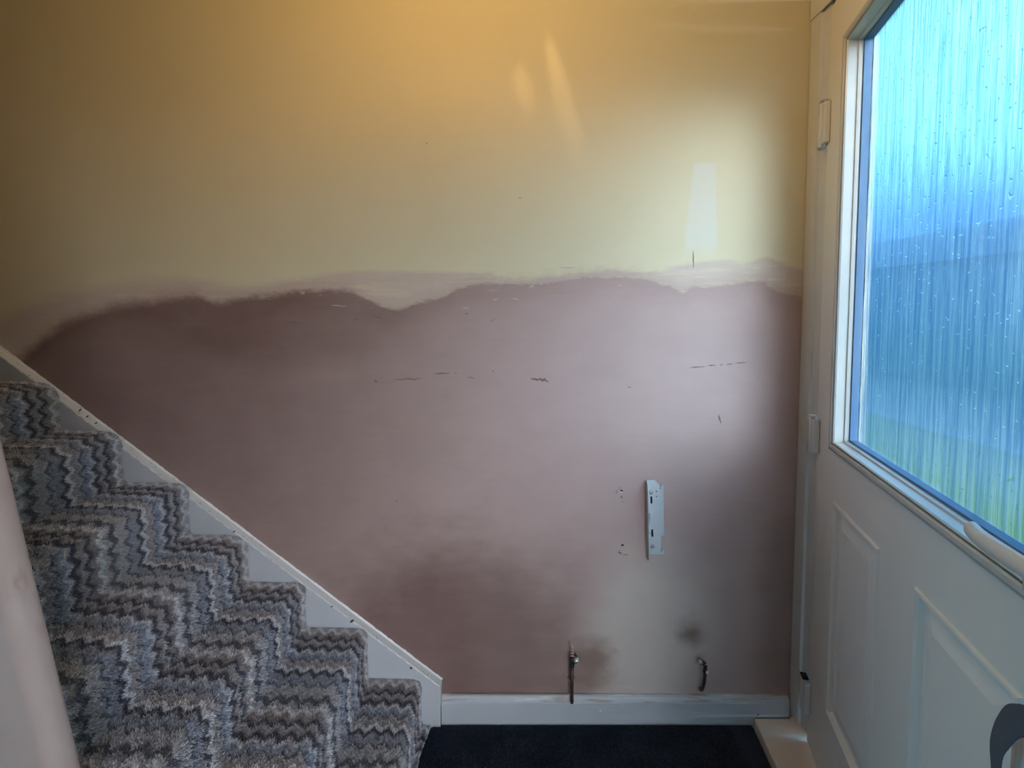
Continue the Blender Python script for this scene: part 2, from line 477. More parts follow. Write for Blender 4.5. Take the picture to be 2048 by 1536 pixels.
# ------------------------------------------------------------------ room shell
struct(box('floor', (-2.7, -0.85, -0.12), (1.10, 1.62, 0.0), SUBFLOOR), 'bare floor under the mat and the stairs')
wall_back = struct(box('wall_back', (-2.7, YW, 0.0), (1.10, YW + 0.10, ZC), WALL), 'far wall, cream paint above and fresh pink plaster below')
struct(box('ceiling', (-2.8, -0.85, ZC), (1.10, YW + 0.10, ZC + 0.1), CEIL), 'plain ceiling above the stair hall')
struct(boxes('wall_left', [((-2.8, 0.60, 0.0), (-2.7, YW + 0.10, ZC)), ((-2.8, -0.85, 0.0), (-2.7, -0.16, ZC)), ((-2.8, -0.16, 2.02), (-2.7, 0.60, ZC))], CREAM), 'cream side wall with an opening added to light the door')  # side opening added, out of view, to bring daylight onto the door
struct(box('terrace', (-14, -0.86, -0.20), (-2.8, 14, -0.11), PAVE), 'grey paving outside the added side opening')
YB = -0.75
BX0, BX1, BZ0, BZ1 = -0.02, 0.90, 0.10, 1.98
struct(boxes('wall_front', [((-2.7, YB - 0.1, 0.0), (BX0, YB, ZC)), ((BX1, YB - 0.1, 0.0), (1.10, YB, ZC)), ((BX0, YB - 0.1, BZ1), (BX1, YB, ZC)), ((BX0, YB - 0.1, 0.0), (BX1, YB, BZ0))], CREAM), 'cream wall behind the viewer around an added fill window')
struct(box('patio', (-14, -40, -0.20), (1.11, -0.86, -0.10), PAVE), 'grey paving outside behind the viewer')
struct(boxes('wall_right', [((0.94, -0.85, 0.0), (1.10, 0.36, ZC)), ((0.94, 0.36, 2.31), (1.10, YW, ZC))], CREAM), 'cream wall the front door is set in')

w1 = struct(empty('fill_window_1', (BX0, YB - 0.05, BZ0)), 'added frosted window behind the viewer, for fill light')  # unseen window, added to let fill light in from behind
for (a_, b_) in (((0, -0.03, 0), (0.05, 0.03, BZ1 - BZ0)), ((BX1 - BX0 - 0.05, -0.03, 0), (BX1 - BX0, 0.03, BZ1 - BZ0)), ((0.05, -0.03, 0), (BX1 - BX0 - 0.05, 0.03, 0.05)), ((0.05, -0.03, BZ1 - BZ0 - 0.05), (BX1 - BX0 - 0.05, 0.03, BZ1 - BZ0))):
    box('fill_window_frame', a_, b_, FRAMEW, w1, 0.004)
mesh('fill_window_pane', [(0.045, 0, 0.045), (BX1 - BX0 - 0.045, 0, 0.045), (BX1 - BX0 - 0.045, 0, BZ1 - BZ0 - 0.045), (0.045, 0, BZ1 - BZ0 - 0.045)], [(0, 1, 2, 3)], FILLGLASS, w1)

# ------------------------------------------------------------------ door frame and threshold
tr = struct(empty('trim_1', (0, 0, 0)), 'white plastic door frame in the corner of the far wall')
prism('jamb', [(XF, 1.512), (XF, 1.4665), (XF + 0.004, 1.4650), (XF + 0.008, 1.4630), (XF + 0.008, 1.4270), (XF + 0.030, 1.4240), (XF + 0.030, 1.4060), (1.02, 1.4060), (1.02, 1.512)], 0.0, 2.30, 'z', FRAMEW, tr)
box('jamb', (XF, 0.365, 0.0), (1.02, 0.425, 2.30), FRAMEW, tr, 0.004)
box('frame_head', (XF + 0.002, 0.425, 2.2125), (1.02, 1.405, 2.30), FRAMEW, tr, 0.004)
box('frame_head_cover', (XF - 0.004, 0.36, 2.2375), (XF + 0.0, 1.5115, 2.30), FRAMEW, tr, 0.001)
box('hinge_side_seal', (XF + 0.009, 1.412, 0.06), (XF + 0.029, 1.4235, 2.22), GAP, tr)

prism('trim_2', [(0.783, 1.4855), (0.90, 1.4855), (0.90, 1.4935), (1.08, 1.4935), (1.08, 0.43), (0.672, 0.43)], 0.0, 0.040, 'z', SILL)
th = struct(bpy.data.objects['trim_2'], 'beige threshold sill along the foot of the door'); bev(th, 0.003)

# ------------------------------------------------------------------ front door, ajar on its hinges
TH = math.radians(16.458)
HX, HY = 0.902, 1.4018
door = struct(empty('door_1', (HX, HY, 0.0)), 'white half-glazed front door standing slightly ajar')
door.rotation_euler = (0, 0, math.atan2(-math.cos(TH), -math.sin(TH)))   # local x runs from the hinge edge along the leaf, -y faces the room
W, Z0, Z1, T = 1.0, 0.046, 2.210, 0.062
GS0, GS1, GZ0, GZ1 = 0.140, 0.838, 1.000, 2.052        # glazed opening
PANELS = [(0.155, 0.425), (0.570, 0.838)]; PZ0, PZ1 = 0.262, 0.850

def leaf_mesh():
    vs, fs = [], []
    def q(*p):
        k = len(vs); vs.extend(p); fs.append((k, k + 1, k + 2, k + 3))
    def rect(s0, s1, z0, z1, y): q((s0, y, z0), (s1, y, z0), (s1, y, z1), (s0, y, z1))
    sc = [0, PANELS[0][0], PANELS[0][1], PANELS[1][0], PANELS[1][1], W]
    for y in (0.0, T):
        rect(0, W, Z0, PZ0, y); rect(0, W, PZ1, GZ0, y)
        for i in (0, 2, 4): rect(sc[i], sc[i + 1], PZ0, PZ1, y)
        if y > 0:
            for i in (1, 3): rect(sc[i], sc[i + 1], PZ0, PZ1, y)
        rect(0, GS0, GZ0, GZ1, y); rect(GS1, W, GZ0, GZ1, y); rect(0, W, GZ1, Z1, y)
    e = 0.0
    q((0, 0, Z0), (0, T, Z0), (0, T, Z1), (0, 0, Z1)); q((W, 0, Z0), (W, T, Z0), (W, T, Z1), (W, 0, Z1))
    q((0, 0, Z0), (W, 0, Z0), (W, T, Z0), (0, T, Z0)); q((0, 0, Z1), (W, 0, Z1), (W, T, Z1), (0, T, Z1))
    q((GS0, 0, GZ0), (GS0, T, GZ0), (GS0, T, GZ1), (GS0, 0, GZ1)); q((GS1, 0, GZ0), (GS1, T, GZ0), (GS1, T, GZ1), (GS1, 0, GZ1))
    q((GS0, 0, GZ0), (GS1, 0, GZ0), (GS1, T, GZ0), (GS0, T, GZ0)); q((GS0, 0, GZ1), (GS1, 0, GZ1), (GS1, T, GZ1), (GS0, T, GZ1))
    me = bpy.data.meshes.new('leaf'); me.from_pydata(vs, [], fs); me.update()
    bm = bmesh.new(); bm.from_mesh(me); bmesh.ops.remove_doubles(bm, verts=bm.verts, dist=1e-5)
    bmesh.ops.recalc_face_normals(bm, faces=bm.faces); bm.to_mesh(me); bm.free()
    me.materials.append(DOORW)
    return obj('leaf', me, door)
leaf_mesh()

def ring(name, s0, s1, z0, z1, prof, mat, parent, fill=False, closed=False):
    """Mitred frame: profile of (inset, y) swept round a rectangle."""
    vs, fs = [], []
    for ins, y in prof:
        vs += [(s0 + ins, y, z0 + ins), (s1 - ins, y, z0 + ins), (s1 - ins, y, z1 - ins), (s0 + ins, y, z1 - ins)]
    n = len(prof)
    for i in range(n if closed else n - 1):
        j = (i + 1) % n
        for k in range(4):
            k2 = (k + 1) % 4
            fs.append((i * 4 + k, i * 4 + k2, j * 4 + k2, j * 4 + k))
    if fill: fs.append(tuple((n - 1) * 4 + k for k in range(4)))
    return mesh(name, vs, fs, mat, parent)

for (a, b) in PANELS:
    ring('door_panel', a, b, PZ0, PZ1, [(0, 0), (0.003, -0.004), (0.008, -0.0045), (0.013, 0.000), (0.018, 0.008), (0.027, 0.009), (0.050, 0.003), (0.056, 0.0015)], DOORW, door, fill=True)

gf = ring('glazing_frame', GS0, GS1, GZ0, GZ1, [(-0.020, 0.0008), (-0.020, -0.003), (-0.017, -0.0075), (-0.010, -0.0105), (-0.003, -0.0095), (-0.0005, -0.006), (-0.0005, 0.020)], BEADW, door)
ring('gasket_line', GS0, GS1, GZ0, GZ1, [(-0.0004, 0.002), (0.0018, 0.002)], GAP, gf)
bd = ring('glazing_bead', GS0, GS1, GZ0, GZ1, [(0.0018, 0.010), (0.0018, -0.0045), (0.004, -0.0055), (0.006, -0.002), (0.0075, 0.018), (0.011, 0.0195), (0.012, 0.024), (0.012, 0.030)], BEADW, door)
ring('spacer_bar', GS0, GS1, GZ0, GZ1, [(0.0118, 0.0285), (0.0165, 0.0300), (0.0165, 0.0475), (0.010, 0.0480)], SPACER, door)
box('glass_pane', (GS0 + 0.009, 0.0485, GZ0 + 0.009), (GS1 - 0.009, 0.0490, GZ1 - 0.009), GLASS, door)
# single sheet: one refracting surface keeps the textured pane clean
def single_sheet(o):
    me = o.data; bm = bmesh.new(); bm.from_mesh(me)
    kill = [f for f in bm.faces if f.normal.y > -0.5]
    bmesh.ops.delete(bm, geom=kill, context='FACES'); bm.to_mesh(me); bm.free()
single_sheet([c for c in door.children if c.name.startswith('glass_pane')][0])
ring('outer_bead', GS0, GS1, GZ0, GZ1, [(0.0, 0.0615), (0.0, 0.066), (0.010, 0.066), (0.014, 0.052), (0.010, 0.050)], BEADW, door)
box('weather_seal', (0.002, T, 0.048), (W - 0.002, T + 0.008, 0.070), GAP, door)

# lever handle: long back plate, rose and a curved lever pointing to the hinges
hd = box('handle_back_plate', (0.925, -0.009, 0.930), (0.963, -0.0005, 1.175), HANDLEW, door, 0.004)
lathe('rose', [(0.0165, 0.0), (0.0165, 0.012), (0.013, 0.020), (0.011, 0.046)], HANDLEW, hd, 20, Matrix.Translation((0.944, -0.0085, 1.060)) @ Matrix.Rotation(math.radians(90), 4, 'X'))
lp = smooth_path([(0.953, -0.057, 1.0605), (0.930, -0.0585, 1.0605), (0.895, -0.0575, 1.0585), (0.855, -0.0535, 1.0550), (0.825, -0.0490, 1.0530), (0.806, -0.0455, 1.0535), (0.799, -0.0445, 1.0545)], 6)
nl = len(lp); lr = []
for i in range(nl):
    f = i / (nl - 1)
    w = 0.0112 + 0.0012 * math.sin(f * 3.1)
    if f > 0.86: w *= max(0.25, math.sqrt(max(0.0, 1 - ((f - 0.86) / 0.145) ** 2)))
    if f < 0.06: w *= 0.75
    lr.append((w * 0.74, w))
tube('lever', lp, lr, HANDLEW, hd, 16)
box('keyhole_cover', (0.935, -0.0125, 0.968), (0.953, -0.0085, 0.998), CHROME, hd, 0.002)

# three flag hinges in the corner between frame and leaf
def hinge(zb, h, tone):
    root = box('hinge', (-0.001, -0.0165, zb), (0.024, -0.0002, zb + h), FRAMEW, door, 0.003)
    lathe('knuckle', [(0.0075, zb - 0.006), (0.0095, zb - 0.004), (0.0095, zb + h + 0.004), (0.0075, zb + h + 0.006)], FRAMEW, root, 18, Matrix.Translation((-0.009, -0.0105, 0)))
    box('frame_leaf', (-0.058, -0.0115, zb + 0.010), (-0.011, -0.0040, zb + h - 0.010), FRAMEW, root, 0.002)
    box('end_cap', (-0.018, -0.0200, zb + h + 0.0065), (0.012, -0.0025, zb + h + 0.0095), GAP if tone else FRAMEW, root, 0.0008)
    return root
hinge(1.832, 0.115, False); hinge(0.940, 0.098, False); hinge(0.142, 0.094, True)

# ------------------------------------------------------------------ skirting board
sk = struct(prism('baseboard_back', [(YW - 0.0003, 0.1020), (YW - 0.006, 0.1025), (YW - 0.012, 0.1000), (YW - 0.0165, 0.0935), (YW - 0.019, 0.0870), (YS, 0.0820), (YS, 0.0), (YW - 0.0003, 0.0)], -0.2290, 0.9010, 'x', SKIRT), 'painted skirting board smeared with plaster along its top')
for px, pz, r in ((0.286, 0.0605, 0.0042), (0.80, 0.046, 0.0022)):
    lathe('paint_drip', [(r, 0.0), (r * 0.95, r * 0.4), (r * 0.6, r * 0.9), (r * 0.1, r * 1.1)], WHITEB if r > .003 else NICK, sk, 10, Matrix.Translation((px, YS, pz)) @ Matrix.Rotation(math.radians(90), 4, 'X') @ Matrix.Diagonal((1, 0.75, 1, 1)))
box('paint_sliver', (-0.20, YW - 0.013, 0.1000), (0.22, YW - 0.004, 0.1045), BEADW, sk, 0.002)

# ------------------------------------------------------------------ stairs
stairs = struct(empty('staircase', (-0.30, 1.1, 0)), 'carpeted staircase rising to the left along the wall')
def P2(o): o.matrix_parent_inverse = Matrix.Translation((0.30, -1.1, 0)); return o
YN = 0.74                                            # near side of the flight
RX = [-0.2985, -0.4690, -0.6640, -0.8420, -1.0240, -1.2270, -1.4160, -1.605, -1.795, -1.985]
TZ = [0.1690, 0.3390, 0.4890, 0.6430, 0.8110, 0.9770, 1.1300, 1.292, 1.454, 1.616]
def flight_outline(inset):
    pts = [(RX[0] - inset, 0.0)]
    for i in range(len(RX)):
        pts.append((RX[i] - inset, TZ[i] - inset)); nxt = RX[i + 1] if i + 1 < len(RX) else -2.35
        pts.append((nxt - inset, TZ[i] - inset))
    pts.append((-2.35 - inset, 0.0))
    return pts
P2(prism('flight', flight_outline(0.013), YN, YST - 0.001, 'y', TIMBER, stairs))
SL = 0.7885
sx0, sz0 = -0.2314, 0.1472
L = 2.0
st = P2(prism('stair_string', [(sx0, 0.0), (sx0, sz0), (sx0 - L, sz0 + L * SL), (sx0 - L, sz0 + L * SL - 0.5), (-0.75, 0.0)], YST, YW - 0.0005, 'y', STRING, stairs))
nrm = Vector((SL, 0, 1)).normalized()
capo = [Vector((sx0 - L, 0, sz0 + L * SL)), Vector((sx0, 0, sz0))]
cv = []
NC = 260
for i in range(NC + 1):
    p = capo[0].lerp(capo[1], i / NC)
    j = 0.0009 * math.sin(i * 1.7) * random.random()
    for (yy, hh) in ((YST - 0.0004 + j, -0.002), (YST + 0.001 + j, 0.0015), (YW - 0.004, 0.002), (YW - 0.0005, 0.006 + random.random() * 0.002)):
        q = p + nrm * hh; cv.append((q.x, yy, q.z))
cf = []
for i in range(NC):
    for k in range(3): cf.append((i * 4 + k, i * 4 + k + 1, (i + 1) * 4 + k + 1, (i + 1) * 4 + k))
cp = mesh('string_top_edge', cv, cf, CAPLIT, st); cp.matrix_parent_inverse = Matrix.Identity(4)
box('string_end_grain', (sx0 - 0.0005, YST + 0.0005, 0.082), (sx0 + 0.0012, YW - 0.0005, sz0 - 0.001), CAPLIT, st)
for (nx_, nz_, w_, h_) in ((-1.348, 1.0477, .006, .0022), (-1.326, 1.0277, .005, .002), (-1.300, 1.0067, .005, .002), (-0.8792, 0.6594, .005, .002), (-0.575, 0.415, .004, .002), (-0.5113, 0.3665, .008, .0035), (-0.3246, 0.2108, .004, .004)):
    lathe('paint_chip', [(w_, 0), (w_ * 0.8, 0.0006)], NICK, st, 7, Matrix.Translation((nx_, YST - 0.0001, nz_)) @ Matrix.Rotation(math.radians(-38), 4, 'Y') @ Matrix.Rotation(math.radians(90), 4, 'X') @ Matrix.Diagonal((1, h_ / w_, 1, 1)))

# carpet: one length running down treads and risers, with a tail on the floor
def arc(cx, cz, r, a0, a1, n):
    return [(cx + r * math.cos(math.radians(a0 + (a1 - a0) * i / n)), cz + r * math.sin(math.radians(a0 + (a1 - a0) * i / n))) for i in range(n + 1)]
prof = [(-2.34, TZ[-1])]
for i in range(len(RX) - 1, -1, -1):
    r = [.020, .021, .019, .044, .032, .042, .050, .045, .04, .04][i]
    xe = RX[i] + 0.002; zt = TZ[i] - 0.002
    prof += [(xe - 0.07, zt + 0.002)]
    prof += arc(xe - r, zt - r, r, 90, 2, 6)
    bz = (TZ[i - 1] + 0.010) if i > 0 else 0.022
    prof += [(RX[i] - 0.002, zt - 0.075), (RX[i] + 0.001, bz + 0.012)]
    prof += [(RX[i] + 0.004, bz), (RX[i] + 0.014, bz - 0.008)]
tail_i = len(prof) - 1
pr = [Vector((a, 0, b)) for a, b in prof]
dense = [pr[0]]
for a, b in zip(pr[:-1], pr[1:]):
    k = max(1, int((b - a).length / 0.009))
    for j in range(1, k + 1): dense.append(a.lerp(b, j / k))
us = [0.0]
for a, b in zip(dense[:-1], dense[1:]): us.append(us[-1] + (b - a).length)
TAILX = dense[-1].x
NP, ny = len(dense), 76
ys = np.linspace(YST - 0.002, YN + 0.004, ny)
def edge_x(y): return -0.262 - (YST - y) * 0.155      # cut edge of the tail on the floor
X = np.array([p.x for p in dense]); Z = np.array([p.z for p in dense]); U = np.array(us)
tail = 7
grid = []; uvs = []
for jy, y in enumerate(ys):
    ex = max(edge_x(y), TAILX + 0.006)
    for i in range(NP): grid.append((X[i], y, Z[i])); uvs.append((U[i], y))
    for k in range(1, tail + 1):
        grid.append((TAILX + (ex - TAILX) * k / tail, y, Z[-1] - 0.000 * k)); uvs.append((U[-1] + (ex - TAILX) * k / tail, y))
ROW = NP + tail
G = np.array(grid); UVv = np.array(uvs)
Gj = G + rng.normal(0, 0.0011, G.shape) * np.array([1, 0.6, 1])
fs = [(j * ROW + i, j * ROW + i + 1, (j + 1) * ROW + i + 1, (j + 1) * ROW + i) for j in range(ny - 1) for i in range(ROW - 1)]
me = bpy.data.meshes.new('stair_carpet'); me.from_pydata([tuple(v) for v in Gj], [], fs); me.update()
uvl = me.uv_layers.new(name='UVMap')
lv = np.zeros(len(me.loops), dtype=np.int32); me.loops.foreach_get('vertex_index', lv)
uvl.data.foreach_set('uv', UVv[lv].astype(np.float32).ravel())
me.materials.append(CARPET); me.polygons.foreach_set('use_smooth', [True] * len(me.polygons))
carpet = tag(obj('stair_carpet', me), 'grey and blue zigzag striped pile carpet running down the stairs', 'carpet')

# pile fibres
def fibres(n):
    Gr = G.reshape(ny, ROW, 3)
    seglen = np.linalg.norm(np.diff(Gr[0], axis=0), axis=1)
    cum = np.concatenate([[0], np.cumsum(seglen)])
    ustart = np.searchsorted(cum, cum[-1] - 3.45)
    lo = cum[ustart]
    s = lo + rng.random(n) * (cum[-1] - lo)
    i = np.clip(np.searchsorted(cum, s) - 1, 0, ROW - 2)
    f = (s - cum[i]) / np.maximum(seglen[i], 1e-6)
    # denser towards the string where it is seen nearest to edge-on
    yv = rng.random(n); extra = int(n * 0.05); yv[:extra] *= 0.012
    jf = yv * (ny - 1); j = np.clip(jf.astype(int), 0, ny - 2); g = jf - j
    def P(jj, ii): return Gr[jj, ii]
    a = P(j, i) * (1 - f)[:, None] + P(j, i + 1) * f[:, None]
    b = P(j + 1, i) * (1 - f)[:, None] + P(j + 1, i + 1) * f[:, None]
    root = a * (1 - g)[:, None] + b * g[:, None]
    tdir = P(j, i + 1) - P(j, i); tdir /= np.maximum(np.linalg.norm(tdir, axis=1), 1e-9)[:, None]
    nd = np.stack([-tdir[:, 2] * -1, np.zeros(n), tdir[:, 0]], 1)      # outward: right of travel is up/out
    nd = np.stack([-tdir[:, 2], np.zeros(n), tdir[:, 0]], 1)
    side = rng.normal(0, 1, (n, 3)); side -= nd * np.sum(side * nd, 1)[:, None]; side /= np.linalg.norm(side, axis=1)[:, None]
    lean = rng.normal(0, 0.33, (n, 3)); lean -= nd * np.sum(lean * nd, 1)[:, None]
    h = 0.0048 + rng.random(n) * 0.0030
    tip = root + (nd + lean) * h[:, None]
    # keep the pile off the painted string
    tip[:, 1] = np.clip(tip[:, 1], YN + 0.001, YST - 0.0004)
    w = 0.0009 + rng.random(n) * 0.0006
    b0, b1 = root - side * w[:, None], root + side * w[:, None]
    t0, t1 = tip - side * (w * 0.55)[:, None], tip + side * (w * 0.55)[:, None]
    V = np.stack([b0, b1, t1, t0], 1).reshape(-1, 3)
    uu = UVv.reshape(ny, ROW, 2)
    ru = uu[j, i] * (1 - f)[:, None] + uu[j, i + 1] * f[:, None]
    ru[:, 1] = root[:, 1]
    ru = ru + rng.normal(0, 0.0006, ru.shape)
    me = bpy.data.meshes.new('pile')
    me.vertices.add(4 * n); me.vertices.foreach_set('co', V.astype(np.float32).ravel())
    me.loops.add(4 * n); me.loops.foreach_set('vertex_index', np.arange(4 * n, dtype=np.int32))
    me.polygons.add(n); me.polygons.foreach_set('loop_start', np.arange(0, 4 * n, 4, dtype=np.int32))
    me.update(calc_edges=True)
    ul = me.uv_layers.new(name='UVMap'); ul.data.foreach_set('uv', np.repeat(ru, 4, 0).astype(np.float32).ravel())
    me.materials.append(CARPET)
    o = obj('pile', me, carpet); o['kind'] = 'stuff'
    return o
fibres(480000)

# raw plaster partition on the near side of the flight, its end cut on a slight rake
pb = (-0.7965, 1.1599); pa = (-0.6956, 0.6136)
k = (pb[0] - pa[0]) / (pb[1] - pa[1])
xe = lambda z: pa[0] + 0.013 + k * (z - pa[1])
part = struct(prism('wall_partition', [(xe(0.0), 0.0), (xe(ZC), ZC), (-2.7, ZC), (-2.7, 0.0)], YN - 0.052, YN - 0.002, 'y', PART), 'bare pink plaster partition beside the stairs')
bev(part, 0.022, 6); part.data.polygons.foreach_set('use_smooth', [True] * len(part.data.polygons))
wn_ = part.modifiers.new('weighted_normal', 'WEIGHTED_NORMAL')

# ------------------------------------------------------------------ doormat
mat_o = prism('doormat', [(edge_x(YS - 0.003) + 0.006, YS - 0.003), (0.778, YS - 0.003), (0.690, 0.62), (0.690, 0.30), (-0.272, 0.30), (-0.272, 1.455)], 0.0005, 0.0125, 'z', MATM)
tag(mat_o, 'black fitted doormat between the bottom stair and the beige threshold', 'doormat')
nf = 60000
rx = rng.uniform(-0.27, 0.70, nf); ry = rng.uniform(0.95, YS - 0.006, nf)
keep = rx > (-0.262 - (YST - ry) * 0.155 + 0.008).clip(-0.283)
rx, ry = rx[keep], ry[keep]; nf = len(rx)
ang = rng.uniform(0, 2 * math.pi, nf); w = 0.0012
tip = np.stack([rx + rng.normal(0, .0016, nf), ry + rng.normal(0, .0016, nf), 0.0125 + rng.uniform(.003, .006, nf)], 1)
dx, dy = np.cos(ang) * w, np.sin(ang) * w
V = np.stack([np.stack([rx - dx, ry - dy, np.full(nf, .0118)], 1), np.stack([rx + dx, ry + dy, np.full(nf, .0118)], 1), tip], 1).reshape(-1, 3)
me = bpy.data.meshes.new('mat_pile'); me.vertices.add(3 * nf); me.vertices.foreach_set('co', V.astype(np.float32).ravel())
me.loops.add(3 * nf); me.loops.foreach_set('vertex_index', np.arange(3 * nf, dtype=np.int32))
me.polygons.add(nf); me.polygons.foreach_set('loop_start', np.arange(0, 3 * nf, 3, dtype=np.int32)); me.update(calc_edges=True)
me.materials.append(MATM); mp = obj('mat_pile', me, mat_o); mp['kind'] = 'stuff'

# ------------------------------------------------------------------ scratches and drill holes in the wall
def scratch(x0, z0, x1, z1, th, mat=SCUFF, name='scratch'):
    n = 9; up, dn = [], []
    d = Vector((x1 - x0, z1 - z0)); L_ = d.length; nn = Vector((-d.y, d.x)).normalized()
    for i in range(n):
        f = i / (n - 1); p = Vector((x0, z0)) + d * f
        w = th * (0.25 + 0.75 * math.sin(math.pi * min(1, max(0, f)))) * random.uniform(0.45, 1.2)
        o_ = nn * random.uniform(-0.3, 0.3) * th
        up.append(p + o_ + nn * w * 0.5); dn.append(p + o_ - nn * w * 0.5)
    pts = [(p.x, p.y) for p in up] + [(p.x, p.y) for p in reversed(dn)]
    return prism(name, pts, YW - 0.0006, YW + 0.002, 'y', mat, wall_back)
for m in [(-0.722, 1.322, -0.661, 1.319, .004), (-0.438, 1.138, -0.428, 1.131, .007), (-0.374, 1.139, -0.285, 1.142, .006), (-0.247, 1.158, -0.197, 1.16, .004), (0.06, 1.143, 0.117, 1.135, .010), (0.561, 1.177, 0.612, 1.181, .004), (0.619, 1.184, 0.646, 1.185, .0038), (0.659, 1.185, 0.668, 1.187, .003), (0.678, 1.187, 0.7, 1.19, .0036), (0.706, 1.192, 0.744, 1.193, .0032), (-0.501, 1.328, -0.482, 1.331, .003), (-0.44, 1.339, -0.408, 1.334, .005), (-0.151, 1.348, -0.136, 1.348, .003), (-0.072, 1.32, -0.05, 1.333, .0015), (-0.951, 1.107, -0.939, 1.109, .003), (-0.896, 1.104, -0.883, 1.106, .003), (-0.141, 1.147, -0.117, 1.144, .003), (0.659, 1.026, 0.666, 0.998, .006), (-0.373, 0.749, -0.37, 0.743, .003), (-0.181, 1.162, -0.176, 1.158, .004), (-0.062, 1.168, -0.057, 1.163, .004), (0.367, 1.115, 0.38, 1.114, .003), (0.15, 1.492, 0.198, 1.491, .0015), (0.567, 1.545, 0.569, 1.490, .003), (-0.265, 1.876, -0.262, 1.873, .004), (0.02, 1.708, 0.03, 1.706, .002)]:
    scratch(*m)
for m in [(-0.155, 1.364, -0.135, 1.367, .004), (-0.06, 1.392, -0.045, 1.394, .004), (0.0, 1.395, 0.022, 1.392, .006), (-0.57, 1.375, -0.52, 1.371, .003), (0.33, 1.436, 0.345, 1.437, .005), (0.74, 0.752, 0.80, 0.748, .003)]:
    scratch(*m, SCUFF2, 'pale_scrape')
for hx, hz in ((0.3518, 0.7785), (0.3572, 0.5994)):
    root = lathe('drill_hole', [(0.0042, 0.0), (0.0042, 0.0014), (0.0040, 0.0016)], GAP, wall_back, 14, Matrix.Translation((hx, YW + 0.0004, hz)) @ Matrix.Rotation(math.radians(90), 4, 'X'))
    lathe('wall_plug', [(0.0048, 0.0), (0.0052, 0.0012), (0.0042, 0.0020)], WHITEB if hz > .7 else SCUFF2, root, 14, Matrix.Translation((hx - 0.0006, YW + 0.0003, hz - 0.0028)) @ Matrix.Rotation(math.radians(90), 4, 'X') @ Matrix.Diagonal((1, 0.55, 1, 1)))
for m in [(0.349, 0.7605, 0.356, 0.757, .006), (0.335, 0.782, 0.336, 0.771, .003), (0.345, 0.790, 0.347, 0.787, .003), (0.353, 0.744, 0.355, 0.742, .003), (0.343, 0.577, 0.356, 0.572, .008), (0.358, 0.569, 0.378, 0.568, .0025), (0.348, 0.584, 0.351, 0.582, .003)]:
    scratch(*m)

# ------------------------------------------------------------------ radiator bracket
br = tag(empty('radiator_bracket', (0.462, YW, 0.572)), 'pale metal radiator bracket screwed to the bare plaster by the door', 'bracket')
def rel(o): o.matrix_parent_inverse = br.matrix_world.inverted() if False else Matrix.Translation((-0.462, -YW, -0.572)); return o
def plate_with_holes(name, outline, holes, y0, y1, mat, parent):
    cu = bpy.data.curves.new(name, 'CURVE'); cu.dimensions = '2D'; cu.fill_mode = 'BOTH'; cu.extrude = (y1 - y0) / 2
    for pts in [outline] + holes:
        sp = cu.splines.new('POLY'); sp.points.add(len(pts) - 1); sp.use_cyclic_u = True
        for p, q in zip(sp.points, pts): p.co = (q[0], q[1], 0, 1)
    tmp = bpy.data.objects.new(name + '_tmp', cu); COL.objects.link(tmp)
    dg = bpy.context.evaluated_depsgraph_get(); me = bpy.data.meshes.new_from_object(tmp.evaluated_get(dg))
    bpy.data.objects.remove(tmp); bpy.data.curves.remove(cu)
    me.transform(Matrix.Translation((0, (y0 + y1) / 2, 0)) @ Matrix.Rotation(math.radians(90), 4, 'X'))
    me.materials.clear(); me.materials.append(mat); me.name = name
    return obj(name, me, parent)
def oval(cx, cz, a, b, n=16): return [(cx + a * math.cos(2 * math.pi * i / n), cz + b * math.sin(2 * math.pi * i / n)) for i in range(n)]
def slot(x0, z0, x1, z1, r):
    d = math.atan2(z1 - z0, x1 - x0)
    return [(x1 + r * math.cos(d - math.pi / 2 + math.pi * i / 8), z1 + r * math.sin(d - math.pi / 2 + math.pi * i / 8)) for i in range(9)] + [(x0 + r * math.cos(d + math.pi / 2 + math.pi * i / 8), z0 + r * math.sin(d + math.pi / 2 + math.pi * i / 8)) for i in range(9)]
PL = [(0.4334, 0.8165), (0.4547, 0.8178), (0.4737, 0.8), (0.4729, 0.7867), (0.4757, 0.7867), (0.4779, 0.8012), (0.4837, 0.802), (0.485, 0.7974), (0.4897, 0.6361), (0.4815, 0.6335), (0.4798, 0.6257), (0.4806, 0.5806), (0.4829, 0.5798), (0.4834, 0.5896), (0.4897, 0.5896), (0.4908, 0.5741), (0.4888, 0.5726), (0.4409, 0.572), (0.4384, 0.6515), (0.434, 0.7796)]
key1 = oval(0.4462, 0.7628, 0.0042, 0.0042) ; 
rel(plate_with_holes('back_plate', PL, [slot(0.4464, 0.7605, 0.4473, 0.7425, 0.0031), oval(0.4623, 0.7796, 0.0023, 0.0023), oval(0.4628, 0.7632, 0.0023, 0.0023), slot(0.4510, 0.6520, 0.4518, 0.6330, 0.0031)], YW - 0.0052, YW - 0.0022, STEEL, br))
rel(prism('dark_slot_backing', [(0.4420, 0.590), (0.4620, 0.590), (0.4560, 0.790), (0.4360, 0.790)], YW - 0.0022, YW + 0.001, 'y', GAP, br))  # dark sheet behind the slots, their shade put into its colour
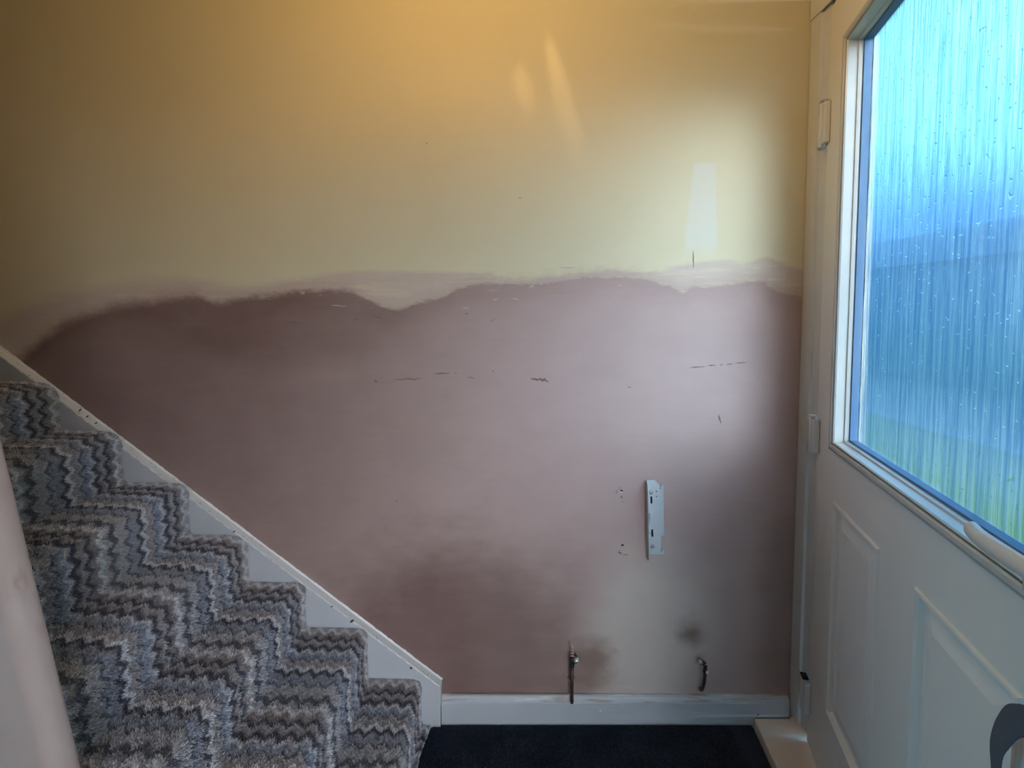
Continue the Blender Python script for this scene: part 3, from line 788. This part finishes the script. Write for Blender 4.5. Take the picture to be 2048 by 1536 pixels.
# folded flange standing off the wall along the left edge
fl = [(YW - 0.0022, 0.8165), (YW - 0.018, 0.8160), (YW - 0.030, 0.800), (YW - 0.034, 0.775), (YW - 0.034, 0.600), (YW - 0.030, 0.566), (YW - 0.018, 0.560), (YW - 0.0060, 0.5540), (YW - 0.0022, 0.572)]
def flx(z): return 0.4316 + (0.8165 - z) * 0.0300
vs = []
for off in (-0.0018, 0.0): vs += [(flx(z) + off - (YW - y) * 0.10, y, z) for y, z in fl]
n = len(fl)
rel(mesh('flange', vs, [tuple(range(n)), tuple(range(2 * n - 1, n - 1, -1))] + [(i, (i + 1) % n, n + (i + 1) % n, n + i) for i in range(n)], STEEL, br))
for sx, sz in ((0.4448, 0.7768), (0.4525, 0.5999)):
    s_ = rel(lathe('screw_head', [(0.0058, 0.0), (0.0062, 0.0012), (0.0052, 0.0030), (0.0020, 0.0036)], SCREWM, br, 14, Matrix.Translation((sx, YW - 0.0053, sz)) @ Matrix.Rotation(math.radians(90), 4, 'X')))
rel(prism('rub_mark', [(0.4378, 0.7085), (0.4425, 0.7090), (0.4428, 0.690), (0.4412, 0.672), (0.4400, 0.662), (0.4385, 0.664)], YW - 0.0056, YW - 0.0050, 'y', SMEAR, br))
rel(prism('rub_mark', [(0.4400, 0.6445), (0.4470, 0.6440), (0.4480, 0.6405), (0.4410, 0.6420)], YW - 0.0056, YW - 0.0050, 'y', SMEAR, br))

# ------------------------------------------------------------------ two cut radiator pipe tails
def spiral(name, cx, cy, z0, z1, r, turns, mat, parent, lean=0.0):
    pts = []
    n = int(turns * 14)
    for i in range(n + 1):
        f = i / n; a = 2 * math.pi * turns * f; rr = r * (1 - 0.72 * f)
        pts.append((cx + lean * f + rr * math.cos(a), cy + rr * math.sin(a), z0 + (z1 - z0) * f))
    return tube(name, pts, 0.0015, mat, parent, 6)
p1 = tag(empty('pipe_tail', (0.194, YS + 0.0, 0.09)), 'dark capped pipe tail with a shiny nut, nearer the stairs', 'pipe', 'cut radiator pipes')
p2 = tag(empty('pipe_tail', (0.619, YW, 0.12)), 'dark bent pipe tail with a white cap, under the bracket nearer the door', 'pipe', 'cut radiator pipes')
def rp(o, e): o.matrix_parent_inverse = Matrix.Translation(-e.location); return o
yp = 1.4860
rp(tube('pipe', [(0.1935, yp, 0.098), (0.1935, yp, 0.225)], 0.0050, COPPER, p1, 14), p1)
rp(lathe('end_cap', [(0.0012, 0.0), (0.0040, 0.0025), (0.0056, 0.008), (0.0058, 0.013), (0.0050, 0.0145)], DARKM, p1, 16, Matrix.Translation((0.1935, yp, 0.0885))), p1)
rp(lathe('compression_nut', [(0.0058, 0.0), (0.0072, 0.002), (0.0072, 0.011), (0.0060, 0.013)], DARKM, p1, 6, Matrix.Translation((0.1935, yp, 0.212))), p1)
vb = rp(lathe('valve_body', [(0.0062, 0.0), (0.0085, 0.003), (0.0088, 0.016), (0.0066, 0.019)], DARKM, p1, 16, Matrix.Translation((0.1938, yp, 0.2265))), p1)
rp(lathe('square_nut', [(0.0080, 0.0), (0.0096, 0.0015), (0.0096, 0.0135), (0.0080, 0.015)], CHROME, p1, 6, Matrix.Translation((0.199, yp - 0.003, 0.236)) @ Matrix.Rotation(math.radians(78), 4, 'Y') @ Matrix.Rotation(math.radians(18), 4, 'Z')), p1)
rp(spiral('copper_swarf', 0.1945, yp, 0.2455, 0.286, 0.0052, 4.5, BRASSC, p1, -0.004), p1)
rp(tube('clip_stub', [(0.183, YW - 0.001, 0.160), (0.183, YW - 0.012, 0.160), (0.1875, yp + 0.003, 0.160)], 0.0014, BRASSC, p1, 8), p1)
rp(tube('clip_stub', [(0.2035, YW - 0.001, 0.160), (0.2035, YW - 0.012, 0.160), (0.1990, yp + 0.003, 0.160)], 0.0014, BRASSC, p1, 8), p1)

rp(tube('pipe', smooth_path([(0.6175, YW + 0.002, 0.1185), (0.6175, YW - 0.010, 0.121), (0.6175, YW - 0.020, 0.135), (0.6185, YW - 0.030, 0.165), (0.6190, YW - 0.035, 0.205)], 5), 0.0053, COPPER, p2, 14), p2)
rp(lathe('white_cap', [(0.0036, 0.0), (0.0048, 0.0015), (0.0048, 0.007), (0.0030, 0.0085)], WHITEB, p2, 14, Matrix.Translation((0.6225, YW - 0.041, 0.2005))), p2)
rp(lathe('compression_nut', [(0.0060, 0.0), (0.0078, 0.002), (0.0078, 0.010), (0.0062, 0.012)], DARKM, p2, 6, Matrix.Translation((0.6190, YW - 0.035, 0.198))), p2)
rp(tube('swivel_arm', smooth_path([(0.6190, YW - 0.035, 0.210), (0.6195, YW - 0.034, 0.222), (0.6140, YW - 0.031, 0.229), (0.6020, YW - 0.024, 0.233)], 4), [0.0058] * 6 + [0.0068] * 7, DARKM, p2, 12), p2)
rp(lathe('tail_nut', [(0.0050, 0.0), (0.0092, 0.002), (0.0092, 0.010), (0.0070, 0.012)], CHROME, p2, 6, Matrix.Translation((0.6085, YW - 0.030, 0.2275)) @ Matrix.Rotation(math.radians(-62), 4, 'Y')), p2)
rp(spiral('copper_swarf', 0.6195, YW - 0.034, 0.222, 0.252, 0.0058, 3.0, BRASSC, p2, 0.002), p2)
rp(tube('wire_loop', smooth_path([(0.6235, YW - 0.038, 0.208), (0.6245, YW - 0.038, 0.222), (0.6225, YW - 0.037, 0.234), (0.6170, YW - 0.036, 0.238)], 5), 0.0011, CHROME, p2, 8), p2)

# ------------------------------------------------------------------ dark band looping in front of the lower door panel
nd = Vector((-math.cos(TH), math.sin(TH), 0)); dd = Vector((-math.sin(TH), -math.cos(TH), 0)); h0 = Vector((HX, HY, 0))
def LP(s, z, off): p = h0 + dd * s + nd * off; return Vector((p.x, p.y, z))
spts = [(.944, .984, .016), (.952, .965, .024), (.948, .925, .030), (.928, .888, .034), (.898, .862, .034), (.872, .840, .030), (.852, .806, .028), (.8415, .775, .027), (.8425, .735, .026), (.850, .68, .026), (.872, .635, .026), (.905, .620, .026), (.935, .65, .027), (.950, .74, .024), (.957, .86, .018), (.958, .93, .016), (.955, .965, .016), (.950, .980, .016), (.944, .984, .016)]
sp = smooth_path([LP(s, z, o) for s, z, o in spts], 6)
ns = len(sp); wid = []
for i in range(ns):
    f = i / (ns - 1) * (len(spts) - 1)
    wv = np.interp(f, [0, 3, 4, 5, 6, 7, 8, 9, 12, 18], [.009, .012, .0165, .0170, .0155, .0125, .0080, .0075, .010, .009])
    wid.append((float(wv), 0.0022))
dark_loop = tube('dark_loop', sp, wid, DARKLOOPM, None, 14, flat=tuple(nd), caps=False)
tag(dark_loop, 'dark grey band looping down in front of the lower white door panel', 'dark_loop')

# white paint crumb lying on the carpet
cr = mesh('plaster_crumb', [Vector((math.cos(a) * r, math.sin(a) * r, h)) for (r, h) in ((.0026, 0), (.0032, .0018), (.0018, .0038)) for a in [i * 1.0472 for i in range(6)]],
          [tuple(range(6)), tuple(range(12, 18))] + [(a * 6 + i, a * 6 + (i + 1) % 6, (a + 1) * 6 + (i + 1) % 6, (a + 1) * 6 + i) for a in (0, 1) for i in range(6)], WHITEB)
cr.location = (-0.553, 1.455, 0.345); tag(cr, 'tiny white plaster crumb on the second carpeted step', 'crumb')

# ------------------------------------------------------------------ pendant lamp (hangs above the picture)
lamp = tag(empty('pendant_lamp', (-0.13, 0.72, ZC)), 'warm pendant lamp hanging from the ceiling above the stair foot', 'lamp')
def rl(o): o.matrix_parent_inverse = Matrix.Translation(-lamp.location); return o
LX, LY, LZ = -0.13, 0.72, 2.36
rl(lathe('ceiling_rose', [(0.045, 0), (0.045, 0.008), (0.02, 0.03)], CEIL, lamp, 20, Matrix.Translation((LX, LY, ZC - 0.0005)) @ Matrix.Rotation(math.pi, 4, 'X')))
rl(tube('flex', [(LX, LY, ZC - 0.02), (LX, LY, LZ + 0.115)], 0.003, BEADW, lamp, 8))
rl(lathe('bulb_holder', [(0.016, 0.06), (0.018, 0.075), (0.018, 0.11), (0.008, 0.118)], BEADW, lamp, 16, Matrix.Translation((LX, LY, LZ))))
BULB = Mat('glowing_bulb'); BULB.b.inputs['Emission Color'].default_value = (1, 0.62, 0.24, 1); BULB.b.inputs['Emission Strength'].default_value = 0.5
blb = rl(lathe('bulb', [(0.003, 0.046), (0.010, 0.047), (0.013, 0.052), (0.013, 0.06)], BULB.m, lamp, 16, Matrix.Translation((LX, LY, LZ))))
# unseen bowl added under the bulb, keeps warm light off lower surfaces
bw = [(0.004, -0.150), (0.060, -0.146), (0.100, -0.132), (0.128, -0.110)]
rl(lathe('light_block_bowl', bw + [(r_ - 0.002, h_ + 0.004) for r_, h_ in reversed(bw)], CHROME, lamp, 40, Matrix.Translation((LX, LY, LZ))))
for q in range(3):
    an = q * 2.0944
    rl(tube('bowl_rod', [(LX + 0.124 * math.cos(an), LY + 0.124 * math.sin(an), LZ - 0.110), (LX + 0.016 * math.cos(an), LY + 0.016 * math.sin(an), LZ + 0.100)], 0.0015, CHROME, lamp, 6))
ld = bpy.data.lights.new('bulb_light', 'POINT'); ld.energy = 9.0; ld.color = (1.0, 0.58, 0.17); ld.shadow_soft_size = 0.055
lo = bpy.data.objects.new('bulb_light', ld); COL.objects.link(lo); lo.location = (LX, LY, LZ - 0.01)

# two added spots, unseen, throwing light streaks on the far wall
def streak_spot(src, aim, cone, watts, label):
    d = (Vector(aim) - Vector(src)).normalized()
    root = tag(empty('added_streak_spot', (src[0], src[1], ZC)), label, 'lamp', 'added spots for the wall streaks')
    inv = Matrix.Translation(-root.location)
    R = Matrix.Translation(src) @ d.to_track_quat('Z', 'Y').to_matrix().to_4x4()
    a = lathe('streak_spot_plate', [(0.022, 0), (0.022, 0.006), (0.012, 0.010)], CEIL, root, 18, Matrix.Translation((src[0], src[1], ZC - 0.0005)) @ Matrix.Rotation(math.pi, 4, 'X')); a.matrix_parent_inverse = inv
    b = lathe('streak_spot_head', [(0.010, -0.045), (0.016, -0.040), (0.018, -0.012), (0.018, -0.008)], CHROME, root, 18, R); b.matrix_parent_inverse = inv
    l_ = bpy.data.lights.new('spot', 'SPOT'); l_.energy = watts; l_.color = (1.0, 0.70, 0.36); l_.spot_size = math.radians(cone); l_.spot_blend = 1.0; l_.shadow_soft_size = 0.008
    lo_ = bpy.data.objects.new('spot', l_); COL.objects.link(lo_); lo_.location = src; lo_.rotation_euler = d.to_track_quat('-Z', 'Y').to_euler()
streak_spot((-0.110, 1.270, 2.575), (0.036, 1.514, 2.040), 7.5, 3.6, 'added unseen spot for a wall streak, farther from the door')
streak_spot((0.010, 1.432, 2.575), (0.150, 1.514, 2.040), 8.0, 8.5, 'added unseen spot for a wall streak, nearer the door')

# ------------------------------------------------------------------ outside the door
struct(box('lawn', (1.12, -40, -0.20), (5.2, 14, -0.10), GRASS), 'green lawn outside the front door')
struct(box('driveway', (5.2, -60, -0.20), (60, 60, -0.11), PAVE), 'grey drive and road beyond the lawn')
hs = tag(empty('far_house', (16, 13, -0.1)), 'grey house across the road blurred by the door glass', 'house')
def rh(o): o.matrix_parent_inverse = Matrix.Translation(-hs.location); return o
rh(box('house_walls', (14, 4, -0.1), (20, 26, 3.0), HOUSE, hs))
rh(prism('roof', [(13.6, 3.0), (17, 4.6), (20.4, 3.0)], 3.6, 26.4, 'y', ROOF, hs))
for yy in (6, 10, 14, 18, 22): rh(box('window', (13.95, yy, 1.0), (14.02, yy + 1.4, 2.2), PANE, hs))
hg = box('hedge', (9.0, 2.0, -0.1), (9.9, 24, 1.15), HEDGE); tag(hg, 'low dark hedge edging the drive outside', 'hedge')
